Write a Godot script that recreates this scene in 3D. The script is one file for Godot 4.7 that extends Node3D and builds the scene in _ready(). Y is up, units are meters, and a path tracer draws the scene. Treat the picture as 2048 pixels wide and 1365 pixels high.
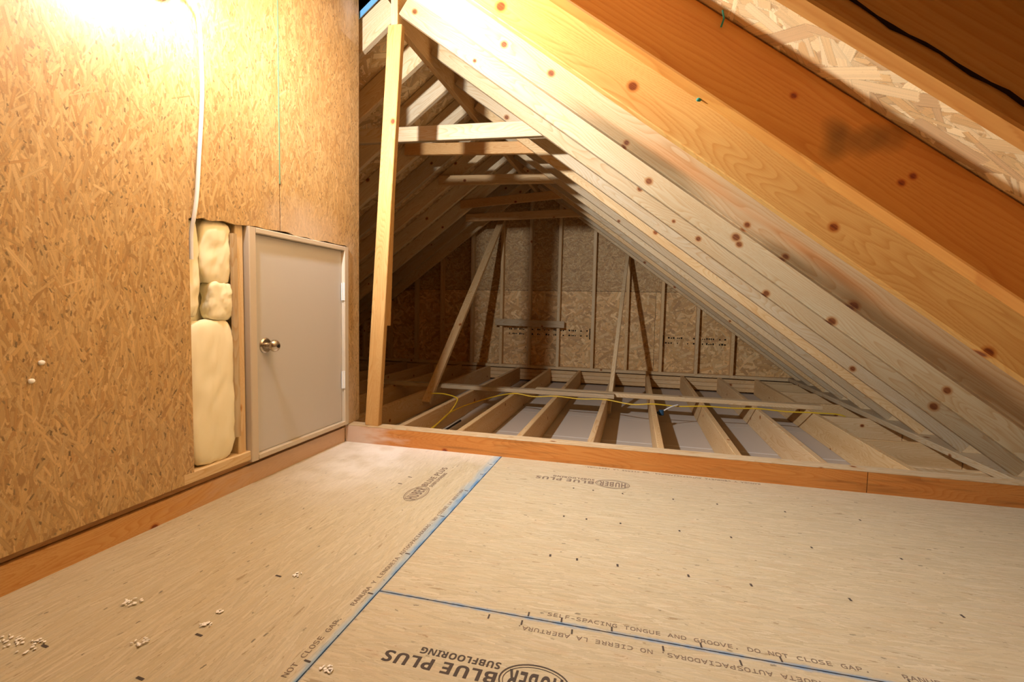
extends Node3D

# ---- measured frame: camera over the subfloor, ridge and joists run along z, roof pitch 0.745 ----
const EYE := 0.74
const JOIST_TOP := -0.045
const CEIL_TOP := -0.229
const SLOPE := 0.745
const ROOF_C := 1.3094          # underside of the right rafters: y = ROOF_C - SLOPE * x
const RIDGE_X := -1.25
const LEFT_Y := 2.285           # underside of the left rafters at the ridge
const WALL_X := -1.4775         # face of the left wall's boards
const BASE_X := -1.4885
const GABLE_Z := -6.163
const CORNER_Z := -2.39
const LAMP := Vector3(-1.30, 1.735, -1.235)

var M := {}
var rng := RandomNumberGenerator.new()
var taken := {}


func _ready() -> void:
	rng.seed = 7
	# camera
	var cam := Camera3D.new()
	cam.name = "camera"
	cam.fov = rad_to_deg(2.0 * atan(682.5 / 969.134))
	cam.near = 0.02
	cam.position = Vector3(0, EYE, 0)
	cam.rotation = Vector3(-0.0698984, 0.247242, 0.0210257)
	add_child(cam)
	cam.current = true
	# environment: a closed attic, no sky gets in
	var we := WorldEnvironment.new()
	we.name = "environment"
	var env := Environment.new()
	env.background_mode = Environment.BG_COLOR
	env.background_color = Color(0, 0, 0)
	env.tonemap_mode = Environment.TONE_MAPPER_LINEAR
	env.tonemap_exposure = 1.2
	env.sdfgi_enabled = true
	env.ssao_enabled = true
	env.ssil_enabled = true
	we.environment = env
	add_child(we)
	# the one bare bulb, on the left wall just above the frame
	# (a modern bulb sends most of its light forward, out of its dome, and little back past its collar)
	var glow := Color(0.94, 0.955, 0.98)
	var lamp_light := OmniLight3D.new()
	lamp_light.name = "bulb_light"
	lamp_light.position = LAMP
	lamp_light.light_color = glow
	lamp_light.light_energy = 0.52
	lamp_light.light_size = 0.03
	lamp_light.omni_range = 14.0
	lamp_light.omni_attenuation = 2.0
	lamp_light.shadow_enabled = true
	add_child(lamp_light)
	var dome_light := SpotLight3D.new()
	dome_light.name = "bulb_dome_light"
	dome_light.look_at_from_position(LAMP, LAMP + Vector3(0.82, 0.0, -0.58))
	dome_light.light_color = glow
	dome_light.light_energy = 6.8
	dome_light.light_size = 0.03
	dome_light.spot_range = 14.0
	dome_light.spot_attenuation = 2.0
	dome_light.spot_angle = 89.5
	dome_light.spot_angle_attenuation = 1.0
	dome_light.shadow_enabled = true
	add_child(dome_light)

	make_materials()
	build_floor()
	build_left_wall()
	build_door()
	build_gable()
	build_shell()
	build_curb()
	build_joists()
	build_rafters()
	build_ties()
	build_braces()
	build_lamp()
	build_cables()
	build_insulation()
	build_scraps()


# ------------------------------------------------------------------ naming
func numbered(n: String) -> String:
	if not taken.has(n):
		taken[n] = 0
		return n
	taken[n] += 1
	return "%s_%03d" % [n, taken[n]]


func thing(n: String, label: String, category: String, group := "", at := Vector3.ZERO) -> Node3D:
	var o := Node3D.new()
	o.name = numbered(n)
	o.position = at
	add_child(o)
	tag(o, label, category, group)
	return o


func tag(o: Node, label: String, category: String, group := "") -> void:
	o.set_meta("label", label)
	o.set_meta("category", category)
	if group != "":
		o.set_meta("group", group)


func structure(n: String, label: String, category: String) -> Node3D:
	var o := Node3D.new()
	o.name = n
	add_child(o)
	tag(o, label, category)
	o.set_meta("kind", "structure")
	return o


func put(parent: Node, n: String, mesh: Mesh, mat: Material) -> MeshInstance3D:
	var o := MeshInstance3D.new()
	o.name = numbered(n) if parent == self else n
	o.mesh = mesh
	o.material_override = mat
	o.cast_shadow = GeometryInstance3D.SHADOW_CASTING_SETTING_ON
	parent.add_child(o, true)
	return o


# ------------------------------------------------------------------ meshes
func start() -> SurfaceTool:
	var st := SurfaceTool.new()
	st.begin(Mesh.PRIMITIVE_TRIANGLES)
	return st


func tri(st: SurfaceTool, p: Array, uv: Array, n: Vector3, uv2: Array = []) -> void:
	var order := [0, 1, 2]
	if (p[1] - p[0]).cross(p[2] - p[0]).dot(n) > 0:
		order = [0, 2, 1]
	for i in order:
		st.set_normal(n)
		st.set_uv(uv[i])
		if uv2.size():
			st.set_uv2(uv2[i])
		st.add_vertex(p[i])


func quad(st: SurfaceTool, p: Array, uv: Array, n: Vector3, uv2: Array = []) -> void:
	tri(st, [p[0], p[1], p[2]], [uv[0], uv[1], uv[2]], n, [uv2[0], uv2[1], uv2[2]] if uv2.size() else [])
	tri(st, [p[0], p[2], p[3]], [uv[0], uv[2], uv[3]], n, [uv2[0], uv2[2], uv2[3]] if uv2.size() else [])


# a sawn board from a to b: d deep along up, w thick across, edges eased; u runs along it in metres, or 0..1 with fit
func board(a: Vector3, b: Vector3, w: float, d: float, up: Vector3, fit := false, ease := 0.003) -> ArrayMesh:
	var st := start()
	board_into(st, a, b, w, d, up, fit, ease)
	return st.commit()


func board_into(st: SurfaceTool, a: Vector3, b: Vector3, w: float, d: float, up: Vector3, fit := false, ease := 0.003) -> void:
	var x := (b - a).normalized()
	var z := x.cross(up).normalized()
	var y := z.cross(x).normalized()
	var hw := w / 2.0
	var hd := d / 2.0
	var e := minf(ease, minf(hw, hd) * 0.4)
	var ring := [Vector2(-hw + e, -hd), Vector2(hw - e, -hd), Vector2(hw, -hd + e), Vector2(hw, hd - e), Vector2(hw - e, hd), Vector2(-hw + e, hd), Vector2(-hw, hd - e), Vector2(-hw, -hd + e)]
	var length := (b - a).length()
	var u0 := 0.0 if fit else rng.randf() * 3.0
	var v0 := rng.randf() * 3.0
	var run := 0.0
	for i in 8:
		var p: Vector2 = ring[i]
		var q: Vector2 = ring[(i + 1) % 8]
		var l := (q - p).length()
		var n: Vector3 = (z * (q.y - p.y) - y * (q.x - p.x)).normalized()
		var va := v0 + run
		var vb := v0 + run + l
		var ua := u0
		var ub := u0 + length
		if fit:
			ua = 0.0
			ub = 1.0
			va = (p.y + hd) / d if absf(p.x - q.x) < 0.5 * l + 1e-6 else 0.03 + 0.1 * (p.x + hw) / w
			vb = (q.y + hd) / d if absf(p.x - q.x) < 0.5 * l + 1e-6 else 0.03 + 0.1 * (q.x + hw) / w
			va = 1.0 - va
			vb = 1.0 - vb
		var pa := z * p.x + y * p.y
		var qa := z * q.x + y * q.y
		quad(st, [a + pa, b + pa, b + qa, a + qa], [Vector2(ua, va), Vector2(ub, va), Vector2(ub, vb), Vector2(ua, vb)], n)
		run += l
	for k in 2:
		var c := a if k == 0 else b
		var n: Vector3 = -x if k == 0 else x
		for i in range(1, 7):
			var t := [ring[0], ring[i], ring[i + 1]]
			tri(st, [c + z * t[0].x + y * t[0].y, c + z * t[1].x + y * t[1].y, c + z * t[2].x + y * t[2].y], [Vector2(t[0].y * 0.3, t[0].x) + Vector2(v0, u0), Vector2(t[1].y * 0.3, t[1].x) + Vector2(v0, u0), Vector2(t[2].y * 0.3, t[2].x) + Vector2(v0, u0)], n)


# a box by its corners; grain 0 along x, 1 along y, 2 along z; uv in metres; uv2 spans lo2..hi2 over the two longest axes
func slab(lo: Vector3, hi: Vector3, grain := 0, e := 0.0015) -> ArrayMesh:
	var size := hi - lo
	var c := (lo + hi) / 2.0
	var axes := [Vector3.RIGHT, Vector3.UP, Vector3.BACK]
	var g: Vector3 = axes[grain]
	var others := [0, 1, 2]
	others.erase(grain)
	var up: Vector3 = axes[others[0]] if size[others[0]] > size[others[1]] else axes[others[1]]
	var side: int = others[1] if up == axes[others[0]] else others[0]
	var upi: int = others[0] if up == axes[others[0]] else others[1]
	return board(c - g * size[grain] / 2.0, c + g * size[grain] / 2.0, size[side], size[upi], up, false, e)


# a sheet with its outline in a plane: to(point2d) gives the place, n its outward side, t its thickness; uv in metres, uv2 in area
func sheet(pts: PackedVector2Array, to: Callable, n: Vector3, t: float, turned: bool, area: Rect2, uv_off := Vector2.ZERO) -> ArrayMesh:
	var st := start()
	var idx := Geometry2D.triangulate_polygon(pts)
	var uvs := []
	var uv2s := []
	for p in pts:
		uvs.append((Vector2(p.y, p.x) if turned else p) + uv_off)
		uv2s.append(Vector2((p.x - area.position.x) / area.size.x, (p.y - area.position.y) / area.size.y))
	for k in range(0, idx.size(), 3):
		var i := [idx[k], idx[k + 1], idx[k + 2]]
		tri(st, [to.call(pts[i[0]]), to.call(pts[i[1]]), to.call(pts[i[2]])], [uvs[i[0]], uvs[i[1]], uvs[i[2]]], n, [uv2s[i[0]], uv2s[i[1]], uv2s[i[2]]])
		tri(st, [to.call(pts[i[0]]) - n * t, to.call(pts[i[1]]) - n * t, to.call(pts[i[2]]) - n * t], [uvs[i[0]], uvs[i[1]], uvs[i[2]]], -n, [uv2s[i[0]], uv2s[i[1]], uv2s[i[2]]])
	var inside := 0.0
	for i in pts.size():
		inside += pts[i].cross(pts[(i + 1) % pts.size()])
	for i in pts.size():
		var j := (i + 1) % pts.size()
		var a: Vector3 = to.call(pts[i])
		var b: Vector3 = to.call(pts[j])
		var d2 := (pts[j] - pts[i]).normalized()
		var o2 := Vector2(d2.y, -d2.x) * (1.0 if inside > 0 else -1.0)
		var m: Vector2 = (pts[i] + pts[j]) / 2.0
		var out: Vector3 = (to.call(m + o2) - to.call(m)).normalized()
		quad(st, [a, b, b - n * t, a - n * t], [uvs[i], uvs[j], uvs[j] + Vector2(t, 0), uvs[i] + Vector2(t, 0)], out, [uv2s[i], uv2s[j], uv2s[j], uv2s[i]])
	return st.commit()


func tube(path: PackedVector3Array, r: float, sides := 8, flat := 1.0) -> ArrayMesh:
	var curve := Curve3D.new()
	for i in path.size():
		var t := Vector3.ZERO
		if i > 0 and i < path.size() - 1:
			t = (path[i + 1] - path[i - 1]) / 6.0
		curve.add_point(path[i], -t, t)
	curve.bake_interval = 0.02
	var pts := curve.get_baked_points()
	var st := start()
	var rings := []
	for i in pts.size():
		var dir := (pts[mini(i + 1, pts.size() - 1)] - pts[maxi(i - 1, 0)]).normalized()
		var s := dir.cross(Vector3(0.13, 0.35, 0.93)).normalized()
		var q := dir.cross(s)
		var ring := []
		for k in sides:
			var an := TAU * k / sides
			ring.append([pts[i] + (s * cos(an) + q * sin(an) * flat) * r, (s * cos(an) + q * sin(an) / flat).normalized()])
		rings.append(ring)
	for i in pts.size() - 1:
		for k in sides:
			var j := (k + 1) % sides
			var v := [rings[i][k], rings[i + 1][k], rings[i + 1][j], rings[i][j]]
			for o in ([0, 1, 2, 0, 2, 3] if (v[1][0] - v[0][0]).cross(v[2][0] - v[0][0]).dot(v[0][1] + v[2][1]) < 0 else [0, 2, 1, 0, 3, 2]):
				st.set_normal(v[o][1])
				st.set_uv(Vector2(i * 0.02, k / float(sides)))
				st.add_vertex(v[o][0])
	for e in [0, pts.size() - 1]:
		var n: Vector3 = (pts[0] - pts[1]).normalized() if e == 0 else (pts[-1] - pts[-2]).normalized()
		for k in range(1, sides - 1):
			tri(st, [rings[e][0][0], rings[e][k][0], rings[e][k + 1][0]], [Vector2.ZERO, Vector2.ZERO, Vector2.ZERO], n)
	return st.commit()


# a turned shape: profile of (distance along axis, radius)
func lathe(profile: PackedVector2Array, origin: Vector3, axis: Vector3, sides := 24) -> ArrayMesh:
	var st := start()
	var s := axis.cross(Vector3(0.2, 0.9, 0.3)).normalized()
	var q := axis.cross(s)
	st.set_smooth_group(0)
	for i in profile.size() - 1:
		for k in sides:
			var an := [TAU * k / sides, TAU * (k + 1) / sides]
			var p := []
			var nn := []
			var dd := profile[i + 1] - profile[i]
			for c in [[0, 0], [1, 0], [1, 1], [0, 1]]:
				var pr: Vector2 = profile[i + c[0]]
				var rad: Vector3 = s * cos(an[c[1]]) + q * sin(an[c[1]])
				p.append(origin + axis * pr.x + rad * pr.y)
				nn.append((rad * dd.x - axis * dd.y).normalized())
			var flip: bool = (p[1] - p[0]).cross(p[2] - p[0]).dot(nn[0] + nn[2]) > 0 or (p[2] - p[0]).cross(p[3] - p[0]).dot(nn[0] + nn[2]) > 0
			for o in ([0, 2, 1, 0, 3, 2] if flip else [0, 1, 2, 0, 2, 3]):
				st.set_normal(nn[o])
				st.set_uv(Vector2(0, 0))
				st.add_vertex(p[o])
	return st.commit()


# a soft lump: a rounded box whose surface wanders
func puff(size: Vector3, seed_: int, rough: float, pw := 3.5, steps := 22) -> ArrayMesh:
	var noise := FastNoiseLite.new()
	noise.seed = seed_
	noise.frequency = 1.0
	noise.fractal_octaves = 3
	var pts := []
	for i in steps + 1:
		var row := []
		for k in steps * 2:
			var th := PI * i / steps
			var ph := TAU * k / (steps * 2)
			var d := Vector3(sin(th) * cos(ph), cos(th), sin(th) * sin(ph))
			var r := pow(pow(absf(d.x), pw) + pow(absf(d.y), pw) + pow(absf(d.z), pw), -1.0 / pw)
			var p := d * r * size / 2.0
			p += d * noise.get_noise_3dv(p * 14.0) * rough + d * noise.get_noise_3dv(p * 55.0) * rough * 0.35
			row.append(p)
		pts.append(row)
	var st := start()
	st.set_smooth_group(0)
	for i in steps:
		for k in steps * 2:
			var j := (k + 1) % (steps * 2)
			var v := [pts[i][k], pts[i + 1][k], pts[i + 1][j], pts[i][j]]
			var uv := [Vector2(k, i), Vector2(k, i + 1), Vector2(k + 1, i + 1), Vector2(k + 1, i)]
			for o in [0, 2, 1, 0, 3, 2]:
				st.set_uv(uv[o] * 0.05)
				st.add_vertex(v[o])
	st.index()
	st.generate_normals()
	return st.commit()


# a wisp of loose fibre: a few flat crumbs scattered close together
func tuft(size: Vector3, seed_: int) -> ArrayMesh:
	var r := RandomNumberGenerator.new()
	r.seed = seed_
	var st := start()
	var n := clampi(int(size.x * 420.0), 4, 30)
	for i in n:
		var a := r.randf() * TAU
		var d := sqrt(r.randf()) * 0.5
		var m := puff(Vector3(r.randf_range(0.004, 0.012), size.y * r.randf_range(0.2, 0.55), r.randf_range(0.003, 0.007)), seed_ * 31 + i, 0.003, 2.0, 6)
		st.append_from(m, 0, Transform3D(Basis(Vector3.UP, r.randf() * TAU), Vector3(cos(a) * d * size.x, size.y * 0.2, sin(a) * d * size.z)))
	return st.commit()


# ------------------------------------------------------------------ textures
func to_image(buf: PackedByteArray, w: int, h: int) -> ImageTexture:
	return ImageTexture.create_from_image(Image.create_from_data(w, h, false, Image.FORMAT_RGB8, buf))


# sawn pine: fine long grain, cathedral figure, knots as [u, v, radius in metres]; length lm, height hm; stains as [u, v, ru, rv, colour, strength]
func wood(w: int, h: int, lm: float, hm: float, seed_: int, knots: Array, stains: Array = [], figure := 1.0) -> ImageTexture:
	var warp := FastNoiseLite.new()
	warp.seed = seed_
	warp.frequency = 1.0
	warp.fractal_octaves = 2
	var fine := FastNoiseLite.new()
	fine.seed = seed_ + 31
	fine.frequency = 1.0
	fine.fractal_octaves = 2
	var buf := PackedByteArray()
	buf.resize(w * h * 3)
	var radius := lm / TAU
	var at := 0
	for j in h:
		var v := hm * (j + 0.5) / h
		for i in w:
			var u := lm * (i + 0.5) / w
			var an := TAU * i / w
			var cx := cos(an) * radius
			var cy := sin(an) * radius
			var bend := 0.0
			var dark := 0.0
			var ring := 0.0
			for k in knots:
				var du: float = u - k[0]
				du -= roundf(du / lm) * lm
				if absf(du) > 0.35:
					continue
				var dv: float = v - k[1]
				var r: float = k[2]
				bend += signf(dv) * r * 1.5 * exp(-du * du / (r * r * 22.0) - absf(dv) / (r * 2.6))
				var dist := sqrt(du * du * 0.72 + dv * dv)
				if dist < r * 1.6:
					dark = maxf(dark, 1.0 - smoothstep(r * 0.62, r * 1.05, dist))
					ring = maxf(ring, (1.0 - smoothstep(r, r * 1.6, dist)) * 0.55)
			var low := warp.get_noise_3d(cx * 0.9, cy * 0.9, v * 7.0)
			var t := (v - bend) * 62.0 + low * 7.5 * figure + warp.get_noise_3d(cx * 3.0 + 9.0, cy * 3.0, v * 16.0) * 0.8
			var saw := t - floorf(t)
			var late := pow(saw, 2.6) * (1.0 - smoothstep(0.93, 1.0, saw))
			var fibre := fine.get_noise_3d(cx * 5.0, cy * 5.0, v * 700.0)
			var patch := warp.get_noise_3d(cx * 1.3 + 40.0, cy * 1.3, v * 10.0)
			var g := clampf(late * 0.40 + fibre * 0.16 + patch * 0.16 + 0.12, 0.0, 1.0)
			var c := Color(1.0, 0.985, 0.95).lerp(Color(0.84, 0.67, 0.46), g)
			c = c.lerp(Color(0.82, 0.58, 0.36), ring)
			if dark > 0.0:
				c = c.lerp(Color(0.52, 0.31, 0.19).lerp(Color(0.70, 0.46, 0.28), clampf(0.5 + fibre * 1.5, 0, 1)), dark)
			for s in stains:
				var a: float = (u - s[0]) / s[2]
				var b: float = (v - s[1]) / s[3]
				if absf(a) < 2.2 and absf(b) < 2.2:
					var f: float = clampf(1.35 - sqrt(a * a + b * b) + patch * 1.1 + low * 0.5, 0.0, 1.0) * float(s[5])
					c = c.lerp(c * s[4], f)
			buf[at] = int(clampf(c.r, 0, 1) * 255.0)
			buf[at + 1] = int(clampf(c.g, 0, 1) * 255.0)
			buf[at + 2] = int(clampf(c.b, 0, 1) * 255.0)
			at += 3
	return to_image(buf, w, h)


# strand board: thousands of overlapping flakes, tileable; returns [colour, height]
func strands(n: int, seed_: int, count: int, long: float, wide: float, spread: float, palette: Array, gaps: float, specks := 0, amp := 1.0) -> Array:
	var r := RandomNumberGenerator.new()
	r.seed = seed_
	var buf := PackedByteArray()
	buf.resize(n * n * 3)
	var hgt := PackedByteArray()
	hgt.resize(n * n)
	for i in n * n:
		buf[i * 3] = int(palette[0].r * 215.0)
		buf[i * 3 + 1] = int(palette[0].g * 205.0)
		buf[i * 3 + 2] = int(palette[0].b * 195.0)
		hgt[i] = 60
	for f in count + specks:
		var l := long * r.randf_range(0.45, 1.35)
		var w := wide * r.randf_range(0.35, 1.5)
		if f >= count:
			l = r.randf_range(4.0, 13.0)
			w = r.randf_range(1.2, 3.6)
		var an := r.randfn(0.0, spread)
		var cx := r.randf() * n
		var cy := r.randf() * n
		var c: Color = palette[r.randi() % palette.size()]
		var k := 1.0 + amp * r.randf_range(-0.07, 0.05) if f < count else r.randf_range(0.62, 0.88)
		var ca := cos(an)
		var sa := sin(an)
		var rows := int(w / 0.72) + 1
		var cols := int(l / 0.72) + 1
		var hh := r.randi_range(70, 230)
		var skew := r.randf_range(-0.6, 0.6)
		for b in rows:
			var y := (b - rows / 2.0) * 0.72
			var edge := 1.0 - (gaps if b == 0 or b == rows - 1 else 0.0)
			var m := k * edge * (1.0 + amp * r.randf_range(-0.05, 0.03))
			var cr := clampi(int(c.r * m * 255.0), 0, 255)
			var cg := clampi(int(c.g * m * 255.0), 0, 255)
			var cb := clampi(int(c.b * m * 255.0), 0, 255)
			var from := int(absf(y * skew) / 0.72 * 0.5) + r.randi() % 3
			var till := cols - r.randi() % 5
			for a in range(from, till):
				var x := (a - cols / 2.0) * 0.72
				var px := posmod(int(cx + x * ca - y * sa), n)
				var py := posmod(int(cy + x * sa + y * ca), n)
				var o := py * n + px
				buf[o * 3] = cr
				buf[o * 3 + 1] = cg
				buf[o * 3 + 2] = cb
				hgt[o] = hh
	return [to_image(buf, n, n), ImageTexture.create_from_image(Image.create_from_data(n, n, false, Image.FORMAT_L8, hgt))]


func cloudy(seed_: int) -> FastNoiseLite:
	var f := FastNoiseLite.new()
	f.seed = seed_
	f.frequency = 1.0
	f.fractal_octaves = 4
	return f


# paint and dirt over a board: paint(u, v) returns a colour whose alpha is how much of it covers the wood
func overlay(w: int, h: int, paint: Callable) -> ImageTexture:
	var im := Image.create_empty(w, h, false, Image.FORMAT_RGBA8)
	for j in h:
		for i in w:
			im.set_pixel(i, j, paint.call((i + 0.5) / w, (j + 0.5) / h))
	return ImageTexture.create_from_image(im)


func mat(c: Color, rough := 0.8, spec := 0.5) -> StandardMaterial3D:
	var m := StandardMaterial3D.new()
	m.albedo_color = c
	m.roughness = rough
	m.metallic_specular = spec
	return m


func rgb(r: int, g: int, b: int) -> Color:
	return Color8(r, g, b)


func timber(tex: Texture2D, tint: Color, lm: float, hm: float, rough := 0.62) -> StandardMaterial3D:
	var m := mat(tint, rough, 0.4)
	m.albedo_texture = tex
	m.uv1_scale = Vector3(1.0 / lm, 1.0 / hm, 1)
	return m


func over(m: StandardMaterial3D, tex: Texture2D) -> StandardMaterial3D:
	var c: StandardMaterial3D = m.duplicate()
	c.detail_enabled = true
	c.detail_albedo = tex
	c.detail_blend_mode = BaseMaterial3D.BLEND_MODE_MIX
	c.detail_uv_layer = BaseMaterial3D.DETAIL_UV_2
	return c


func make_materials() -> void:
	var ta := wood(1024, 256, 2.6, 0.5, 11, [[0.35, 0.09, 0.011], [0.9, 0.24, 0.014], [1.5, 0.05, 0.008], [1.8, 0.36, 0.013], [2.3, 0.16, 0.010], [2.1, 0.44, 0.009], [0.6, 0.42, 0.012]])
	var tb := wood(1024, 256, 2.6, 0.5, 23, [[0.2, 0.30, 0.012], [0.75, 0.12, 0.009], [1.25, 0.40, 0.013], [1.7, 0.2, 0.011], [2.4, 0.06, 0.012]], [], 1.5)
	M.pale = timber(ta, rgb(200, 184, 156), 2.6, 0.5)
	M.post = timber(tb, rgb(196, 158, 102), 2.6, 0.5)
	M.light = timber(ta, rgb(240, 224, 194), 2.6, 0.5)
	M.light_b = timber(tb, rgb(236, 216, 180), 2.6, 0.5)
	M.pale_b = timber(tb, rgb(228, 208, 172), 2.6, 0.5)
	M.warm = timber(tb, rgb(232, 204, 158), 2.6, 0.5)
	M.warm_b = timber(ta, rgb(228, 196, 148), 2.6, 0.5)
	M.amber = timber(tb, rgb(222, 178, 120), 2.6, 0.5, 0.5)
	M.brown = timber(ta, rgb(196, 158, 116), 2.6, 0.5)
	M.joist = timber(tb, rgb(226, 198, 154), 2.6, 0.5)
	M.joist_b = timber(ta, rgb(230, 204, 164), 2.6, 0.5)

	# wall board: coarse, golden, flakes mostly upright, glossy enough to throw the bulb back
	var wall := strands(1024, 5, 15000, 52, 5, 0.42, [rgb(206, 170, 120), rgb(216, 182, 134), rgb(200, 162, 110), rgb(222, 190, 144), rgb(210, 174, 124), rgb(192, 152, 102), rgb(218, 184, 136), rgb(212, 176, 126)], 0.06, 1500)
	M.wall = mat(rgb(244, 240, 222), 0.42, 0.6)
	M.wall.albedo_texture = wall[0]
	M.wall.uv1_scale = Vector3(1 / 1.25, 1 / 1.25, 1)
	M.wall.heightmap_enabled = true
	M.wall.heightmap_texture = wall[1]
	M.wall.heightmap_scale = 0.02
	# the deck and the gable: paler, bigger flakes every way
	var deck := strands(1024, 9, 4200, 90, 20, 0.9, [rgb(224, 192, 142), rgb(236, 210, 166), rgb(212, 176, 126), rgb(230, 200, 152), rgb(204, 172, 130), rgb(240, 218, 176)], 0.14)
	M.deck = mat(rgb(255, 248, 235), 0.6, 0.4)
	M.deck.albedo_texture = deck[0]
	M.deck.uv1_scale = Vector3(1 / 1.3, 1 / 1.3, 1)
	M.deck.heightmap_enabled = true
	M.deck.heightmap_texture = deck[1]
	M.deck.heightmap_scale = 0.05
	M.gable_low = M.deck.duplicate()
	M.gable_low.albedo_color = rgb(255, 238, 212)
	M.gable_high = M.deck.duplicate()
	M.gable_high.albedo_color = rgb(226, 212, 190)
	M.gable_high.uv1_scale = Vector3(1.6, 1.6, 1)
	# subfloor: fine pale strands lying along the panel
	var sub := strands(1024, 15, 16000, 80, 4, 0.16, [rgb(230, 206, 168), rgb(233, 210, 173), rgb(228, 203, 164), rgb(236, 213, 178), rgb(231, 207, 170), rgb(226, 201, 162)], 0.015, 110, 0.6)
	M.sub = mat(rgb(211, 221, 226), 0.5, 0.4)
	M.sub.albedo_texture = sub[0]
	M.sub.uv1_scale = Vector3(1 / 1.2, 1 / 1.2, 1)

	M.door = mat(rgb(200, 196, 190), 0.45, 0.5)
	M.frame = mat(rgb(206, 192, 170), 0.5, 0.5)
	M.hinge = mat(rgb(232, 232, 230), 0.35, 0.5)
	M.nickel = mat(rgb(196, 186, 172), 0.22, 0.5)
	M.nickel.metallic = 1.0
	M.wool = mat(rgb(250, 240, 206), 0.95, 0.2)
	M.wool.subsurf_scatter_enabled = false
	M.drywall = mat(rgb(204, 190, 172), 0.9, 0.3)
	M.tape = mat(rgb(226, 218, 208), 0.9, 0.3)
	M.ink = mat(rgb(128, 112, 98), 0.9, 0.2)
	M.ink_dark = mat(rgb(84, 76, 70), 0.9, 0.2)
	M.stencil = mat(rgb(46, 38, 28), 0.9, 0.2)
	M.blue = mat(rgb(96, 150, 190), 0.7, 0.3)
	M.blue_deep = mat(rgb(38, 84, 140), 0.7, 0.3)
	M.teal = mat(rgb(70, 150, 130), 0.7, 0.3)
	M.white_cable = mat(rgb(240, 238, 232), 0.4, 0.5)
	M.yellow = mat(rgb(226, 188, 48), 0.45, 0.5)
	M.black = mat(rgb(34, 32, 30), 0.6, 0.4)
	M.porcelain = mat(rgb(236, 234, 228), 0.25, 0.5)
	M.box_blue = mat(rgb(34, 74, 104), 0.5, 0.5)
	M.bark = mat(rgb(46, 26, 16), 0.95, 0.2)
	M.fluff = mat(rgb(246, 242, 234), 0.95, 0.2)
	M.steel = mat(rgb(170, 160, 150), 0.4, 0.5)
	M.steel.metallic = 1.0
	M.bulb = mat(rgb(255, 250, 240), 0.3, 0.5)
	M.bulb.emission_enabled = true
	M.bulb.emission = Color(1.0, 0.93, 0.84)
	M.bulb.emission_energy_multiplier = 8.0


# ------------------------------------------------------------------ floor
func flat(p: Vector2) -> Vector3:
	return Vector3(p.x, 0.0, p.y)


func rect(x0: float, x1: float, z0: float, z1: float) -> PackedVector2Array:
	return PackedVector2Array([Vector2(x0, z0), Vector2(x1, z0), Vector2(x1, z1), Vector2(x0, z1)])


func print_text(parent: Node, n: String, text: String, size: float, at: Vector3, turn: float, m: Material, wide := 0.0, mono := false, bold := false) -> MeshInstance3D:
	var tm := TextMesh.new()
	var f := SystemFont.new()
	f.font_names = PackedStringArray(["Droid Sans Mono"] if mono else ["Droid Sans"])
	f.font_weight = 700 if bold else 400
	tm.font = f
	tm.text = text
	tm.font_size = 64
	tm.pixel_size = size / 46.0
	tm.depth = 0.0006
	tm.curve_step = 4.0
	tm.horizontal_alignment = HORIZONTAL_ALIGNMENT_LEFT
	tm.vertical_alignment = VERTICAL_ALIGNMENT_BOTTOM
	var o := put(parent, n, tm, m)
	var sx := 1.0
	if wide > 0.0:
		sx = wide / maxf(tm.get_aabb().size.x, 0.001)
	var box := tm.get_aabb()
	var bs := Basis(Vector3.UP, turn) * Basis(Vector3.RIGHT, -PI / 2) * Basis.from_scale(Vector3(sx, 1, 1))
	o.transform = Transform3D(bs, at - bs * Vector3(box.position.x, box.position.y, 0))
	return o


func mark_into(st: SurfaceTool, c: Vector3, along: Vector3, length: float, width: float) -> void:
	var s := along.normalized() * length / 2.0
	var w := Vector3.UP.cross(along).normalized() * width / 2.0
	quad(st, [c - s - w, c + s - w, c + s + w, c - s + w], [Vector2.ZERO, Vector2.RIGHT, Vector2.ONE, Vector2.DOWN], Vector3.UP)


func oval_ring(c: Vector3, rx: float, rz: float, wdt: float) -> ArrayMesh:
	var st := start()
	for i in 40:
		var a := TAU * i / 40
		var b := TAU * (i + 1) / 40
		for r in [0.0, wdt * 2.4]:
			var t := wdt if r == 0.0 else wdt * 0.5
			quad(st, [c + Vector3(cos(a) * (rx - r), 0, sin(a) * (rz - r)), c + Vector3(cos(b) * (rx - r), 0, sin(b) * (rz - r)), c + Vector3(cos(b) * (rx - r - t), 0, sin(b) * (rz - r - t)), c + Vector3(cos(a) * (rx - r - t), 0, sin(a) * (rz - r - t))], [Vector2.ZERO, Vector2.ZERO, Vector2.ZERO, Vector2.ZERO], Vector3.UP)
	return st.commit()


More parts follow.
